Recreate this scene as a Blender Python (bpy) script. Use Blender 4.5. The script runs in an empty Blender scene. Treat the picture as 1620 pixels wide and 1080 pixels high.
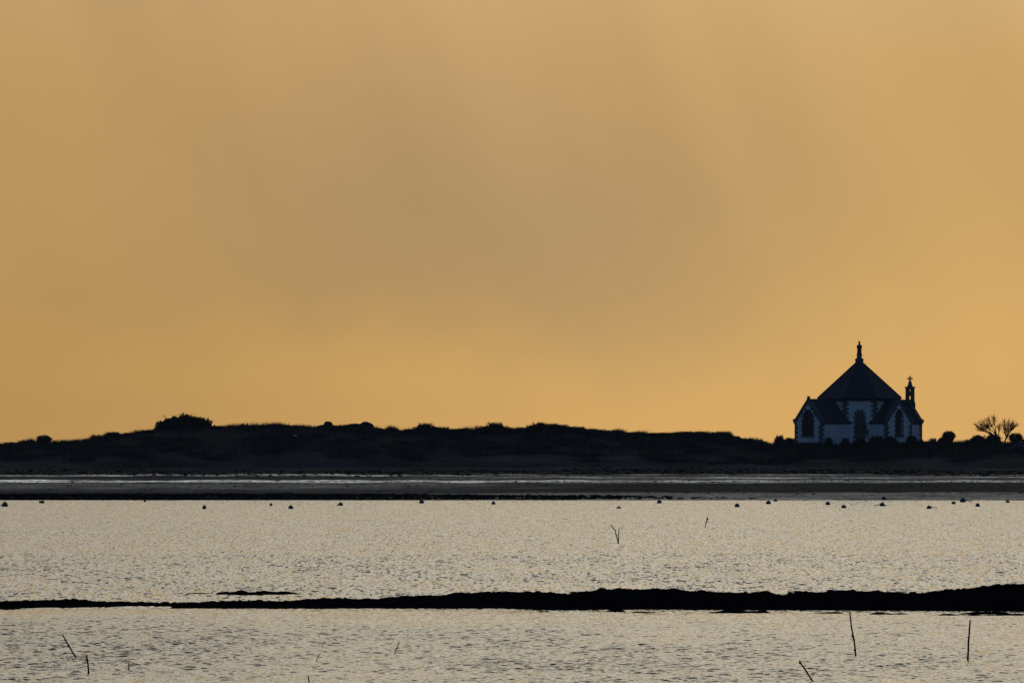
import bpy, bmesh, math, random
import numpy as np
from mathutils import Vector, Matrix
from mathutils.geometry import tessellate_polygon

S = bpy.context.scene
COL = S.collection
R = math.radians

# ------------------------------------------------------------------ camera
F = 10800.0      # focal length in photograph pixels (1620 wide)
CH = 6.0         # camera height above the water
HY = 715.0       # row of the sea horizon
cam_d = bpy.data.cameras.new('camera')
cam = bpy.data.objects.new('camera', cam_d)
COL.objects.link(cam)
cam.location = (0, 0, CH)
cam.rotation_euler = (R(90), 0, 0)
cam_d.sensor_width = 36.0
cam_d.lens = 36.0 * F / 1620.0
cam_d.shift_y = (HY - 540.0) / 1620.0
cam_d.clip_start = 1.0
cam_d.clip_end = 60000.0
S.camera = cam

# ------------------------------------------------------------------ world / sun
SUN_AZ = 1.8      # degrees right of the view axis (+Y)
SUN_EL = 20.0
w = bpy.data.worlds.new('World')
S.world = w
w.use_nodes = True
nt = w.node_tree
nt.nodes.clear()
N = nt.nodes.new
L = nt.links.new

def wmath(op, a, b=None, c=None, clamp=False):
    n = N('ShaderNodeMath'); n.operation = op; n.use_clamp = clamp
    for i, v in enumerate((a, b, c)):
        if v is None: continue
        if isinstance(v, (int, float)): n.inputs[i].default_value = v
        else: L(v, n.inputs[i])
    return n.outputs[0]

def wsmooth(v, lo, hi):
    n = N('ShaderNodeMapRange'); n.interpolation_type = 'SMOOTHSTEP'
    L(v, n.inputs['Value'])
    n.inputs['From Min'].default_value = lo; n.inputs['From Max'].default_value = hi
    return n.outputs['Result']

out = N('ShaderNodeOutputWorld')
bg = N('ShaderNodeBackground')
tc = N('ShaderNodeTexCoord')
sep = N('ShaderNodeSeparateXYZ'); L(tc.outputs['Generated'], sep.inputs[0])
X, Y, Z = sep.outputs
elev = wmath('MULTIPLY', wmath('ARCSINE', Z), 180 / math.pi)
azim = wmath('MULTIPLY', wmath('ARCTAN2', X, Y), 180 / math.pi)
sky = N('ShaderNodeTexSky'); sky.sky_type = 'NISHITA'; sky.sun_disc = False
sky.sun_elevation = R(SUN_EL); sky.sun_rotation = R(SUN_AZ)
sky.air_density = 1.0; sky.dust_density = 0.6; sky.ozone_density = 3.0
sk = N('ShaderNodeMix'); sk.data_type = 'RGBA'; sk.blend_type = 'MULTIPLY'; sk.inputs[0].default_value = 1.0
L(sky.outputs[0], sk.inputs[6]); sk.inputs[7].default_value = (0.0215, 0.0285, 0.0405, 1)
# backlit veil of cloud in front of the sun: colour by elevation, a darker cloud bank, slanting shafts of light
def sky_noise(scale, stretch, rot, det, loc=(0, 0, 0)):
    mp = N('ShaderNodeMapping'); mp.inputs['Rotation'].default_value = (0, R(rot), 0)
    L(tc.outputs['Generated'], mp.inputs[0])
    mp2 = N('ShaderNodeMapping'); mp2.inputs['Scale'].default_value = stretch; mp2.inputs['Location'].default_value = loc
    L(mp.outputs[0], mp2.inputs[0])
    nz = N('ShaderNodeTexNoise'); nz.inputs['Scale'].default_value = scale; nz.inputs['Detail'].default_value = det; nz.inputs['Roughness'].default_value = .5
    L(mp2.outputs[0], nz.inputs['Vector'])
    return wmath('SUBTRACT', nz.outputs[0], 0.5)
n_big = sky_noise(22.0, (1, 1, 1.3), 0, 4, (0.4, 1.3, 0.2))
n_fine = sky_noise(60.0, (1, 1, 1.2), 0, 5, (3, 0, 1))
n_ray = sky_noise(55.0, (1, 1, .13), 24, 2.5, (1.7, 0, 0))
el2 = wmath('ADD', elev, wmath('MULTIPLY', n_big, 0.7))
ramp = N('ShaderNodeValToRGB'); cr = ramp.color_ramp
cr.interpolation = 'B_SPLINE'
def e(deg): return math.sqrt(max(deg + 2, 0) / 92.0)
L(wmath('SQRT', wmath('DIVIDE', wmath('ADD', el2, 2.0), 92.0, clamp=True)), ramp.inputs[0])
stops = [(-2, (.76, .43, .134)), (0.1, (.76, .434, .134)), (0.7, (.725, .423, .136)), (1.4, (.675, .398, .134)),
         (2.3, (.640, .386, .138)), (3.7, (.635, .385, .148)), (5.8, (.69, .51, .28)), (9, (.78, .69, .51)), (15, (.83, .78, .65)),
         (23, (.66, .64, .56)), (36, (.25, .28, .29)), (60, (.06, .09, .13)), (90, (.03, .05, .09))]
while len(cr.elements) < len(stops): cr.elements.new(0.5)
for i, (dg, c) in enumerate(stops):
    cr.elements[i].position = e(dg); cr.elements[i].color = (*c, 1)
# the glow is stronger on the sun side
side = wmath('SUBTRACT', 1.0, wsmooth(azim, -5.0, 2.6))
depth_ = wmath('SUBTRACT', 0.315, wmath('MULTIPLY', wsmooth(elev, 0.2, 2.4), 0.15))
lat = wmath('SUBTRACT', 1.0, wmath('MULTIPLY', side, depth_))
lat = wmath('ADD', lat, wmath('MULTIPLY', n_ray, wmath('MULTIPLY', wsmooth(elev, 0.6, 2.8), 0.26)))
lat = wmath('ADD', lat, wmath('MULTIPLY', n_fine, 0.035))
vm = N('ShaderNodeVectorMath'); vm.operation = 'SCALE'
L(ramp.outputs[0], vm.inputs[0]); L(lat, vm.inputs['Scale'])
# cloud bank
da = wmath('DIVIDE', wmath('SUBTRACT', azim, -0.1), 3.5); de = wmath('DIVIDE', wmath('SUBTRACT', elev, 1.85), 1.65)
g2 = wmath('EXPONENT', wmath('MULTIPLY', wmath('ADD', wmath('MULTIPLY', da, da), wmath('MULTIPLY', de, de)), -1.0))
cl = wmath('MULTIPLY', g2, wsmooth(wmath('ADD', elev, wmath('MULTIPLY', n_big, 2.4)), 0.15, 1.35))
cl = wmath('ADD', cl, wmath('MULTIPLY', wmath('MULTIPLY', n_big, g2), 0.5), None, True)
cm_ = N('ShaderNodeMix'); cm_.data_type = 'RGBA'; L(cl, cm_.inputs[0]); cm_.inputs[6].default_value = (1, 1, 1, 1); cm_.inputs[7].default_value = (.71, .775, 1.0, 1)
vm2 = N('ShaderNodeVectorMath'); vm2.operation = 'MULTIPLY'; L(vm.outputs[0], vm2.inputs[0]); L(cm_.outputs[2], vm2.inputs[1])
# how far round the sky the veil reaches
dt = N('ShaderNodeVectorMath'); dt.operation = 'DOT_PRODUCT'
L(tc.outputs['Generated'], dt.inputs[0]); dt.inputs[1].default_value = (math.sin(R(SUN_AZ)), math.cos(R(SUN_AZ)), 0)
fr = wsmooth(dt.outputs['Value'], 0.25, 0.92)
mx = N('ShaderNodeMix'); mx.data_type = 'RGBA'
L(fr, mx.inputs[0]); L(sk.outputs[2], mx.inputs[6]); L(vm2.outputs[0], mx.inputs[7])
L(mx.outputs[2], bg.inputs[0]); bg.inputs[1].default_value = 1.0
L(bg.outputs[0], out.inputs[0])

sd = bpy.data.lights.new('sun', 'SUN'); sun = bpy.data.objects.new('sun', sd); COL.objects.link(sun)
sd.energy = 0.04; sd.angle = R(18); sd.color = (1.0, 0.86, 0.62)
sun.rotation_euler = (R(SUN_EL - 90), 0, R(-SUN_AZ))     # light arrives from ahead, out of +Y

S.view_settings.view_transform = 'Standard'
S.view_settings.look = 'None'
S.view_settings.exposure = 0.0
S.view_settings.gamma = 1.0
S.view_settings.use_curve_mapping = False
S.render.engine = 'CYCLES'
S.cycles.max_bounces = 4
HAZE = 0.000032      # density of the sea haze built at the end

# ------------------------------------------------------------------ helpers
random.seed(7)
rng = np.random.default_rng(7)

def mat(name, color, rough=0.8, spec=0.5, noise=None, bump=0.0, bscale=5.0, metal=0.0):
    m = bpy.data.materials.new(name); m.use_nodes = True
    t = m.node_tree; b = t.nodes['Principled BSDF']
    b.inputs['Roughness'].default_value = rough
    b.inputs['Specular IOR Level'].default_value = spec
    b.inputs['Metallic'].default_value = metal
    co = t.nodes.new('ShaderNodeTexCoord')
    if noise:
        sc, c2 = noise
        n = t.nodes.new('ShaderNodeTexNoise'); n.inputs['Scale'].default_value = sc; n.inputs['Detail'].default_value = 5
        t.links.new(co.outputs['Object'], n.inputs['Vector'])
        r = t.nodes.new('ShaderNodeValToRGB')
        r.color_ramp.elements[0].position = .35; r.color_ramp.elements[1].position = .65
        r.color_ramp.elements[0].color = (*color, 1); r.color_ramp.elements[1].color = (*c2, 1)
        t.links.new(n.outputs[0], r.inputs[0]); t.links.new(r.outputs[0], b.inputs['Base Color'])
    else:
        b.inputs['Base Color'].default_value = (*color, 1)
    if bump:
        n = t.nodes.new('ShaderNodeTexNoise'); n.inputs['Scale'].default_value = bscale; n.inputs['Detail'].default_value = 6
        t.links.new(co.outputs['Object'], n.inputs['Vector'])
        bp = t.nodes.new('ShaderNodeBump'); bp.inputs['Strength'].default_value = 1; bp.inputs['Distance'].default_value = bump
        t.links.new(n.outputs[0], bp.inputs['Height']); t.links.new(bp.outputs[0], b.inputs['Normal'])
    return m

M = {
    'render_wall': mat('whitewash', (.78, .78, .76), .9, .2, (0.8, (.66, .66, .65)), .01, 8),
    'granite': mat('granite', (.10, .10, .10), .9, .2, (6, (.16, .155, .15)), .02, 10),
    'slate': mat('slate', (.055, .055, .058), .85, .15, (3, (.085, .083, .084)), .01, 12),
    'glass': mat('dark_glass', (.02, .022, .03), .25, .5),
    'lead': mat('lead', (.06, .06, .065), .7, .2),
    'bronze': mat('cast_iron', (.05, .05, .05), .6, .3, (12, (.08, .075, .07))),
    'weed': mat('seaweed_rock', (.006, .0065, .007), 1, .0, (3, (.011, .010, .009)), .03, 9),
    'rock': mat('dry_rock', (.030, .030, .029), 1, .02, (1.5, (.055, .052, .05)), .05, 4),
    'leaf': mat('leaf', (.045, .050, .034), .9, .1, (1.2, (.075, .075, .05))),
    'twig': mat('twig', (.07, .055, .045), .9, .1),
    'grass': mat('grass_blades', (.04, .044, .034), .95, .03, (.3, (.065, .062, .048))),
    'wood': mat('wet_wood', (.035, .028, .022), .8, .2, (20, (.06, .05, .04))),
    'buoy': mat('buoy_plastic', (.16, .17, .18), .6, .3, (4, (.09, .10, .11))),
    'buoy_dark': mat('buoy_dark_plastic', (.06, .07, .08), .5, .4, (4, (.03, .035, .04))),
    'rope': mat('rope', (.06, .05, .04), .9, .1),
    'metal': mat('galvanised', (.3, .3, .32), .5, .5, metal=.6),
    'carpaint': mat('car_paint', (.03, .04, .07), .3, .5),
    'chrome': mat('chrome', (.6, .6, .6), .25, .5, metal=1.0),
    'tyre': mat('rubber', (.02, .02, .02), .9, .2),
    'sign_white': mat('sign_white', (.6, .62, .65), .6, .3, (5, (.5, .52, .55))),
    'sign_blue': mat('sign_blue', (.08, .14, .28), .6, .3),
    'pale': mat('pale_stone', (.7, .7, .68), .6, .3, (9, (.55, .55, .53))),
    'lamp': mat('lamp_lens', (.5, .5, .5), .2, .5),
}

class MB:
    """collects vertices and faces for one mesh"""
    def __init__(s): s.v = []; s.f = []
    def add(s, vs, fs, mtx=None):
        k = len(s.v)
        s.v += [tuple(mtx @ Vector(p)) if mtx else tuple(p) for p in vs]
        s.f += [tuple(i + k for i in f) for f in fs]
    def box(s, x0, x1, y0, y1, z0, z1, mtx=None):
        vs = [(x, y, z) for z in (z0, z1) for y in (y0, y1) for x in (x0, x1)]
        s.add(vs, [(0, 2, 3, 1), (4, 5, 7, 6), (0, 1, 5, 4), (2, 6, 7, 3), (0, 4, 6, 2), (1, 3, 7, 5)], mtx)
    def lathe(s, prof, n=12, sx=1, sy=1, mtx=None, cx=0, cy=0):
        vs = []; fs = []
        for (r, z) in prof:
            for k in range(n):
                a = 2 * math.pi * k / n
                vs.append((cx + r * sx * math.cos(a), cy + r * sy * math.sin(a), z))
        m = len(prof)
        for i in range(m - 1):
            for k in range(n):
                fs.append((i * n + k, i * n + (k + 1) % n, (i + 1) * n + (k + 1) % n, (i + 1) * n + k))
        fs.append(tuple(reversed(range(n)))); fs.append(tuple((m - 1) * n + k for k in range(n)))
        s.add(vs, fs, mtx)
    def tube(s, pts, rad, n=6, mtx=None):
        pts = [Vector(p) for p in pts]
        if isinstance(rad, (int, float)): rad = [rad] * len(pts)
        vs = []; fs = []
        for i, p in enumerate(pts):
            d = (pts[min(i + 1, len(pts) - 1)] - pts[max(i - 1, 0)]).normalized()
            a = d.cross(Vector((0.13, 1, 0.07))).normalized(); b = d.cross(a)
            for k in range(n):
                t = 2 * math.pi * k / n
                vs.append(p + (a * math.cos(t) + b * math.sin(t)) * rad[i])
        for i in range(len(pts) - 1):
            for k in range(n):
                fs.append((i * n + k, i * n + (k + 1) % n, (i + 1) * n + (k + 1) % n, (i + 1) * n + k))
        fs.append(tuple(reversed(range(n)))); fs.append(tuple((len(pts) - 1) * n + k for k in range(n)))
        s.add(vs, fs, mtx)
    def plate(s, outer, holes, y0, y1, mtx=None):
        """outline in x,z with holes, thick from y0 to y1"""
        loops = [outer] + holes
        tri = tessellate_polygon([[Vector((a, b, 0)) for a, b in lp] for lp in loops])
        flat = [p for lp in loops for p in lp]; n = len(flat)
        vs = [(a, y0, b) for a, b in flat] + [(a, y1, b) for a, b in flat]
        fs = [tuple(t) for t in tri] + [tuple(i + n for i in reversed(t)) for t in tri]
        k = 0
        for lp in loops:
            m = len(lp)
            for i in range(m):
                j = (i + 1) % m
                fs.append((k + i, k + j, n + k + j, n + k + i))
            k += m
        s.add(vs, fs, mtx)
    def build(s, name, m, parent=None, smooth=False, kind=None, label=None):
        me = bpy.data.meshes.new(name); me.from_pydata(s.v, [], s.f)
        bm = bmesh.new(); bm.from_mesh(me); bmesh.ops.recalc_face_normals(bm, faces=bm.faces[:]); bm.to_mesh(me); bm.free()
        if smooth: me.shade_smooth()
        me.materials.append(m if not isinstance(m, str) else M[m])
        o = bpy.data.objects.new(name, me); COL.objects.link(o)
        if parent: o.parent = parent
        if kind: o['kind'] = kind
        if label: o['label'] = label
        return o

def tag(o, label, cat, group=None):
    o['label'] = label; o['category'] = cat
    if group: o['group'] = group
    return o

def thing(name, label, cat, loc, rz=0.0, group=None):
    o = bpy.data.objects.new(name, None); COL.objects.link(o)
    o.empty_display_size = .3
    o.location = loc; o.rotation_euler = (0, 0, rz)
    return tag(o, label, cat, group)

def np_mesh(name, co, quads, material, smooth=True):
    me = bpy.data.meshes.new(name)
    me.vertices.add(len(co)); me.vertices.foreach_set('co', co.astype(np.float32).ravel())
    k = quads.shape[1]
    me.loops.add(quads.size); me.loops.foreach_set('vertex_index', quads.astype(np.int32).ravel())
    me.polygons.add(len(quads))
    me.polygons.foreach_set('loop_start', np.arange(0, quads.size, k, dtype=np.int32))
    me.update(calc_edges=True)
    if smooth: me.shade_smooth()
    me.materials.append(material)
    return me

def grid_obj(name, xs, ys, zfun, material, kind='structure', smooth=True):
    gx, gy = np.meshgrid(xs, ys)
    z = zfun(gx, gy)
    co = np.stack([gx, gy, z], -1).reshape(-1, 3)
    nx, ny = len(xs), len(ys)
    i = (np.arange(ny - 1)[:, None] * nx + np.arange(nx - 1)[None, :]).ravel()
    q = np.stack([i, i + 1, i + 1 + nx, i + nx], -1)
    o = bpy.data.objects.new(name, np_mesh(name, co, q, material, smooth)); COL.objects.link(o)
    if kind: o['kind'] = kind
    return o

def vnoise(x, y, seed=0):
    """smooth value noise in numpy"""
    xi = np.floor(x).astype(np.int64); yi = np.floor(y).astype(np.int64)
    fx = x - xi; fy = y - yi
    fx = fx * fx * (3 - 2 * fx); fy = fy * fy * (3 - 2 * fy)
    def h(a, b):
        n = (a * 374761393 + b * 668265263 + seed * 1442695041) & 0xffffffff
        n = ((n ^ (n >> 13)) * 1274126177) & 0xffffffff
        return ((n ^ (n >> 16)) & 0xffff) / 65535.0
    return (h(xi, yi) * (1 - fx) + h(xi + 1, yi) * fx) * (1 - fy) + (h(xi, yi + 1) * (1 - fx) + h(xi + 1, yi + 1) * fx) * fy - .5

def fbm(x, y, seed=0, oct=4):
    r = 0; a = 1
    for k in range(oct):
        r = r + a * vnoise(x * 2 ** k, y * 2 ** k, seed + k); a *= .5
    return r

def wx(px, d): return (px - 810.0) / F * d
def wz(py, d): return CH + (HY - py) * d / F
def dw(py, z=0.0): return F * (CH - z) / (py - HY)       # distance at which level z shows at row py

# ------------------------------------------------------------------ water
def water_material(name, la, lb, lean):
    m = bpy.data.materials.new(name); m.use_nodes = True
    t = m.node_tree; b = t.nodes['Principled BSDF']; NN = t.nodes.new; LL = t.links.new
    b.inputs['Base Color'].default_value = (.012, .02, .024, 1)
    b.inputs['Roughness'].default_value = .10
    b.inputs['IOR'].default_value = 1.33
    g = NN('ShaderNodeNewGeometry')
    def layer(scale, amp, seed):
        mp = NN('ShaderNodeMapping'); mp.inputs['Scale'].default_value = scale; mp.inputs['Location'].default_value = (seed, seed * 2, seed * 3)
        LL(g.outputs['Position'], mp.inputs[0])
        n = NN('ShaderNodeTexNoise'); n.inputs['Scale'].default_value = 1; n.inputs['Detail'].default_value = 2
        LL(mp.outputs[0], n.inputs['Vector'])
        s = NN('ShaderNodeVectorMath'); s.operation = 'SUBTRACT'; LL(n.outputs['Color'], s.inputs[0]); s.inputs[1].default_value = (.5, .5 + lean, .5)   # chop steeper on its lee side
        k = NN('ShaderNodeVectorMath'); k.operation = 'MULTIPLY'; LL(s.outputs[0], k.inputs[0]); k.inputs[1].default_value = (amp, amp, 0)
        return k.outputs[0]
    a1 = layer(*la, 3.1)
    a2 = layer(*lb, 9.4)
    s1 = NN('ShaderNodeVectorMath'); LL(a1, s1.inputs[0]); LL(a2, s1.inputs[1])
    s2 = NN('ShaderNodeVectorMath'); LL(s1.outputs[0], s2.inputs[0]); LL(g.outputs['Normal'], s2.inputs[1])
    nn = NN('ShaderNodeVectorMath'); nn.operation = 'NORMALIZE'; LL(s2.outputs[0], nn.inputs[0])
    LL(nn.outputs[0], b.inputs['Normal'])
    return m
M['water'] = water_material('rippled_water', ((8, 5, 1), .42), ((5.0, 1.5, 1), .34), .05)
M['water_far'] = water_material('fine_rippled_water', ((6.0, .42, 1), .66), ((2.6, .30, 1), .40), .09)

def waves(seed, n, l0, l1, slope):
    r = np.random.default_rng(seed)
    lam = np.exp(r.uniform(np.log(l0), np.log(l1), n))
    th = R(97) + r.normal(0, .80, n)
    k = 2 * np.pi / lam
    sl = slope * np.sqrt(2.0 / n)
    return k * np.cos(th), k * np.sin(th), sl / k, r.uniform(0, 6.28, n)
W_near = waves(1, 60, .20, .66, .16)
W_far = waves(2, 36, .55, 1.5, .085)
def wave_z(W):
    def f(x, y):
        z = np.zeros_like(x)
        for kx, ky, a, p in zip(*W):
            ph = kx * x + ky * y + p
            z += a * np.sin(ph)
        amp = 1.0 + .9 * fbm(x / 5.0, y / 16.0, 5, 3)
        amp *= 1 - .72 * np.exp(-((y - 262) / 14.0) ** 2)
        amp *= 1 - .35 * np.clip((y - 700) / 150, 0, 1)
        return z * np.clip(amp, .12, 2)
    return f
def spaced(a, b, s): return np.arange(a, b + s * .5, s)
def strip(d0, d1, hw, sx, sy, W):
    xs = spaced(-hw, hw, sx); ys = spaced(d0, d1, sy)
    gx, gy = np.meshgrid(xs, ys); z = wave_z(W)(gx, gy)
    co = np.stack([gx, gy, z], -1).reshape(-1, 3)
    nx, ny = len(xs), len(ys)
    i = (np.arange(ny - 1)[:, None] * nx + np.arange(nx - 1)[None, :]).ravel()
    return co, np.stack([i, i + 1, i + 1 + nx, i + nx], -1)
cos_, qs_ = [], []; off = 0
for a in ((168, 215, 18, .07, .08, W_near), (214.9, 262, 22.5, .09, .09, W_near), (261.9, 400, 34, .25, .19, W_far),
          (399.9, 600, 52, .45, .34, W_far), (599.9, 868, 74, .62, .46, W_far)):
    c, q = strip(*a); cos_.append(c); qs_.append(q + off); off += len(c)
wo = bpy.data.objects.new('sea', np_mesh('sea', np.concatenate(cos_), np.concatenate(qs_), M['water'])); COL.objects.link(wo)
wo['kind'] = 'structure'
wo.data.materials.append(M['water_far'])
nn_ = sum(len(q) for q in qs_[:2]); mi_ = np.zeros(sum(len(q) for q in qs_), np.int32); mi_[nn_:] = 1
wo.data.polygons.foreach_set('material_index', mi_)
print('water quads', sum(len(q) for q in qs_))
# the sea beyond the rippled sheets
ob = MB(); ob.add([(-2800, -200, -.25), (2800, -200, -.25), (2800, 2800, -.25), (-2800, 2800, -.25)], [(0, 1, 2, 3)])
ob.build('open_sea', M['water_far'], kind='structure')
sb = MB(); sb.add([(-2800, -200, -1.5), (2800, -200, -1.5), (2800, 2800, -1.5), (-2800, 2800, -1.5)], [(0, 1, 2, 3)])
sb.build('seabed', M['rock'], kind='structure')

# ------------------------------------------------------------------ land
SKY_X = [-2600, -400, 0, 30, 90, 140, 170, 220, 260, 340, 370, 400, 440, 475, 500, 590, 610, 640, 720, 800, 860, 930, 1000, 1100, 1160, 1210, 1250, 1462, 1468, 1520, 1620, 2000, 4200]
SKY_Y = [720, 712, 707, 705, 700.5, 698, 692, 688, 682, 679, 677, 674.5, 673, 674.5, 678, 677, 681, 686.5, 687.5, 686, 682.5, 687, 691, 692.5, 698, 703.5, 705, 704, 699, 700.5, 703, 705, 712]
BD = [845, 849, 853, 858, 862, 870, 885, 900, 915, 925, 932, 940]
BZ = [-.8, -.35, .0, .28, .42, .55, 1.0, 1.75, 2.55, 3.08, 3.45, 3.9]
def land_z(x, y):
    x = np.asarray(x, float); y = np.asarray(y, float)
    px = 810 + x / 975.0 * F
    zr = CH + (HY - np.interp(px, SKY_X, SKY_Y)) * 975 / F
    # beach
    zb = np.interp(y - np.interp(x, [-75, 75], [1.0, -3.0]) * np.clip((900 - y) / 45, 0, 1), BD, BZ)
    t = np.clip((y - 940) / 32.0, 0, 1)
    prof = t ** .8
    zh = 3.9 + (zr - 3.9) * prof
    z = np.where(y < 940, zb, zh)
    far = np.clip((y - 1012) / 60, 0, 1)
    z = z - far * far * 14
    amp = np.where(y < 905, .05, .10)
    flat = np.clip(1 - ((px - 1360) / 130) ** 4, 0, 1) * np.clip((y - 962) / 10, 0, 1)
    n = fbm(x / 6, y / 4, 3, 4) * amp * 2
    n = n + np.clip((y - 932) / 25, 0, 1) * np.clip((968 - y) / 10, 0, 1) * fbm(x / 9, y / 5, 11, 3) * .5
    return z + n * (1 - flat)

def beach_material():
    m = bpy.data.materials.new('tidal_sand'); m.use_nodes = True
    t = m.node_tree; b = t.nodes['Principled BSDF']; NN = t.nodes.new; LL = t.links.new
    g = NN('ShaderNodeNewGeometry'); sp = NN('ShaderNodeSeparateXYZ'); LL(g.outputs['Position'], sp.inputs[0])
    def nz(scale, loc=(0, 0, 0), det=5):
        mp = NN('ShaderNodeMapping'); mp.inputs['Scale'].default_value = scale; mp.inputs['Location'].default_value = loc
        LL(g.outputs['Position'], mp.inputs[0]); n = NN('ShaderNodeTexNoise'); n.inputs['Scale'].default_value = 1; n.inputs['Detail'].default_value = det
        n.inputs['Roughness'].default_value = .6
        LL(mp.outputs[0], n.inputs['Vector']); return n.outputs[0]
    def mth(op, a, c=None, clamp=False):
        n = NN('ShaderNodeMath'); n.operation = op; n.use_clamp = clamp
        for i, v in enumerate((a, c)):
            if v is None: continue
            if isinstance(v, (int, float)): n.inputs[i].default_value = v
            else: LL(v, n.inputs[i])
        return n.outputs[0]
    # position up the beach, wandering with the tide line
    dd = mth('ADD', sp.outputs[1], mth('MULTIPLY', mth('SUBTRACT', nz((.022, .05, 0), (4, 1, 0), 5), .5), 6))
    pos = mth('DIVIDE', mth('SUBTRACT', dd, 845), 100.0, True)
    def band(st):
        r = NN('ShaderNodeValToRGB'); cr = r.color_ramp; LL(pos, r.inputs[0])
        while len(cr.elements) < len(st): cr.elements.new(.5)
        for i, (p, v) in enumerate(st): cr.elements[i].position = (p - 845) / 100; cr.elements[i].color = (v, v, v, 1)
        return r.outputs[0]
    # share of the sand covered by a film of water, by height up the beach: west part and east part differ
    west = band([(845, .0), (874, .0), (880, .012), (887, .03), (891, .075), (904, .085), (905.5, .58), (908.6, .55), (910, .02), (919.5, .01), (921, .34), (922.3, .28), (924, .005), (945, 0)])
    east = band([(845, .12), (860, .115), (876, .11), (879, .006), (902, .006), (904, .12), (906, .34), (908.5, .25), (910, .04), (914, .06), (916, .26), (918, .05), (920.5, .03), (922, .16), (923.5, .0), (945, 0)])
    xg = NN('ShaderNodeMapRange'); xg.interpolation_type = 'SMOOTHSTEP'; LL(mth('ADD', sp.outputs[0], mth('MULTIPLY', mth('SUBTRACT', nz((.05, .2, 0), (9, 9, 0), 3), .5), 60)), xg.inputs['Value'])
    xg.inputs['From Min'].default_value = -28; xg.inputs['From Max'].default_value = 14
    bm_ = NN('ShaderNodeMix'); bm_.data_type = 'FLOAT'; LL(xg.outputs[0], bm_.inputs[0]); LL(west, bm_.inputs[2]); LL(east, bm_.inputs[3])
    n1 = mth('ADD', mth('MULTIPLY', nz((.10, .45, 0), (0, 0, 0), 7), .55), mth('MULTIPLY', nz((1.1, .8, 0), (7, 3, 0), 6), .45))
    gain = NN('ShaderNodeMapRange'); LL(n1, gain.inputs['Value']); gain.inputs['From Min'].default_value = .40; gain.inputs['From Max'].default_value = .62
    gain.inputs['To Min'].default_value = .0; gain.inputs['To Max'].default_value = 1.9
    film = mth('MULTIPLY', bm_.outputs[0], gain.outputs[0], True)
    b.inputs['Roughness'].default_value = 1.0; b.inputs['Specular IOR Level'].default_value = 0.02
    gl = NN('ShaderNodeBsdfGlossy'); gl.inputs['Roughness'].default_value = .30; gl.inputs['Color'].default_value = (.78, .87, 1.0, 1)
    ms = NN('ShaderNodeMixShader'); LL(film, ms.inputs[0]); LL(b.outputs[0], ms.inputs[1]); LL(gl.outputs[0], ms.inputs[2])
    LL(ms.outputs[0], t.nodes['Material Output'].inputs['Surface'])
    cm = NN('ShaderNodeValToRGB'); cm.color_ramp.elements[0].position = .4; cm.color_ramp.elements[1].position = .62
    cm.color_ramp.elements[0].color = (.028, .029, .030, 1); cm.color_ramp.elements[1].color = (.060, .058, .055, 1)
    LL(nz((.05, .12, 0), (2, 2, 0), 4), cm.inputs[0]); LL(cm.outputs[0], b.inputs['Base Color'])
    mp = NN('ShaderNodeMapping'); mp.inputs['Scale'].default_value = (3, 2, 1); LL(g.outputs['Position'], mp.inputs[0])
    n = NN('ShaderNodeTexNoise'); n.inputs['Scale'].default_value = 1; LL(mp.outputs[0], n.inputs['Vector'])
    s = NN('ShaderNodeVectorMath'); s.operation = 'SUBTRACT'; LL(n.outputs['Color'], s.inputs[0]); s.inputs[1].default_value = (.5, .5, .5)
    k = NN('ShaderNodeVectorMath'); k.operation = 'MULTIPLY'; LL(s.outputs[0], k.inputs[0]); k.inputs[1].default_value = (.5, .8, 0)
    s2 = NN('ShaderNodeVectorMath'); LL(k.outputs[0], s2.inputs[0]); LL(g.outputs['Normal'], s2.inputs[1])
    nn = NN('ShaderNodeVectorMath'); nn.operation = 'NORMALIZE'; LL(s2.outputs[0], nn.inputs[0]); LL(nn.outputs[0], gl.inputs['Normal'])
    return m
M['beach'] = beach_material()
M['turf'] = mat('dune_turf', (.032, .034, .03), 1, .02, (.25, (.05, .048, .042)), .1, 2)
M['drysand'] = mat('shore_shingle', (.028, .029, .03), 1, .02, (.12, (.075, .073, .07)), .05, 1.5)

xs = np.concatenate([np.linspace(-230, -92, 40)[:-1], spaced(-92, 92, .6), np.linspace(92, 230, 40)[1:]])
grid_obj('beach', xs, spaced(846, 932, .6), land_z, M['beach'])
grid_obj('upper_beach', xs, spaced(932, 952, .7), land_z, M['drysand'])
grid_obj('headland', xs, np.concatenate([spaced(952, 1014, .8), spaced(1017, 1080, 4)]), land_z, M['turf'])

def LZ(x, y): return float(land_z(np.array([x]), np.array([y]))[0])
def ground_d(px, py):
    """distance at which the ground shows at this pixel"""
    for d in np.arange(934, 1012, .5):
        if 0 or (HY - (LZ(wx(px, d), d) - CH) * F / d) <= py: return float(d)
    return 985.0

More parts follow.
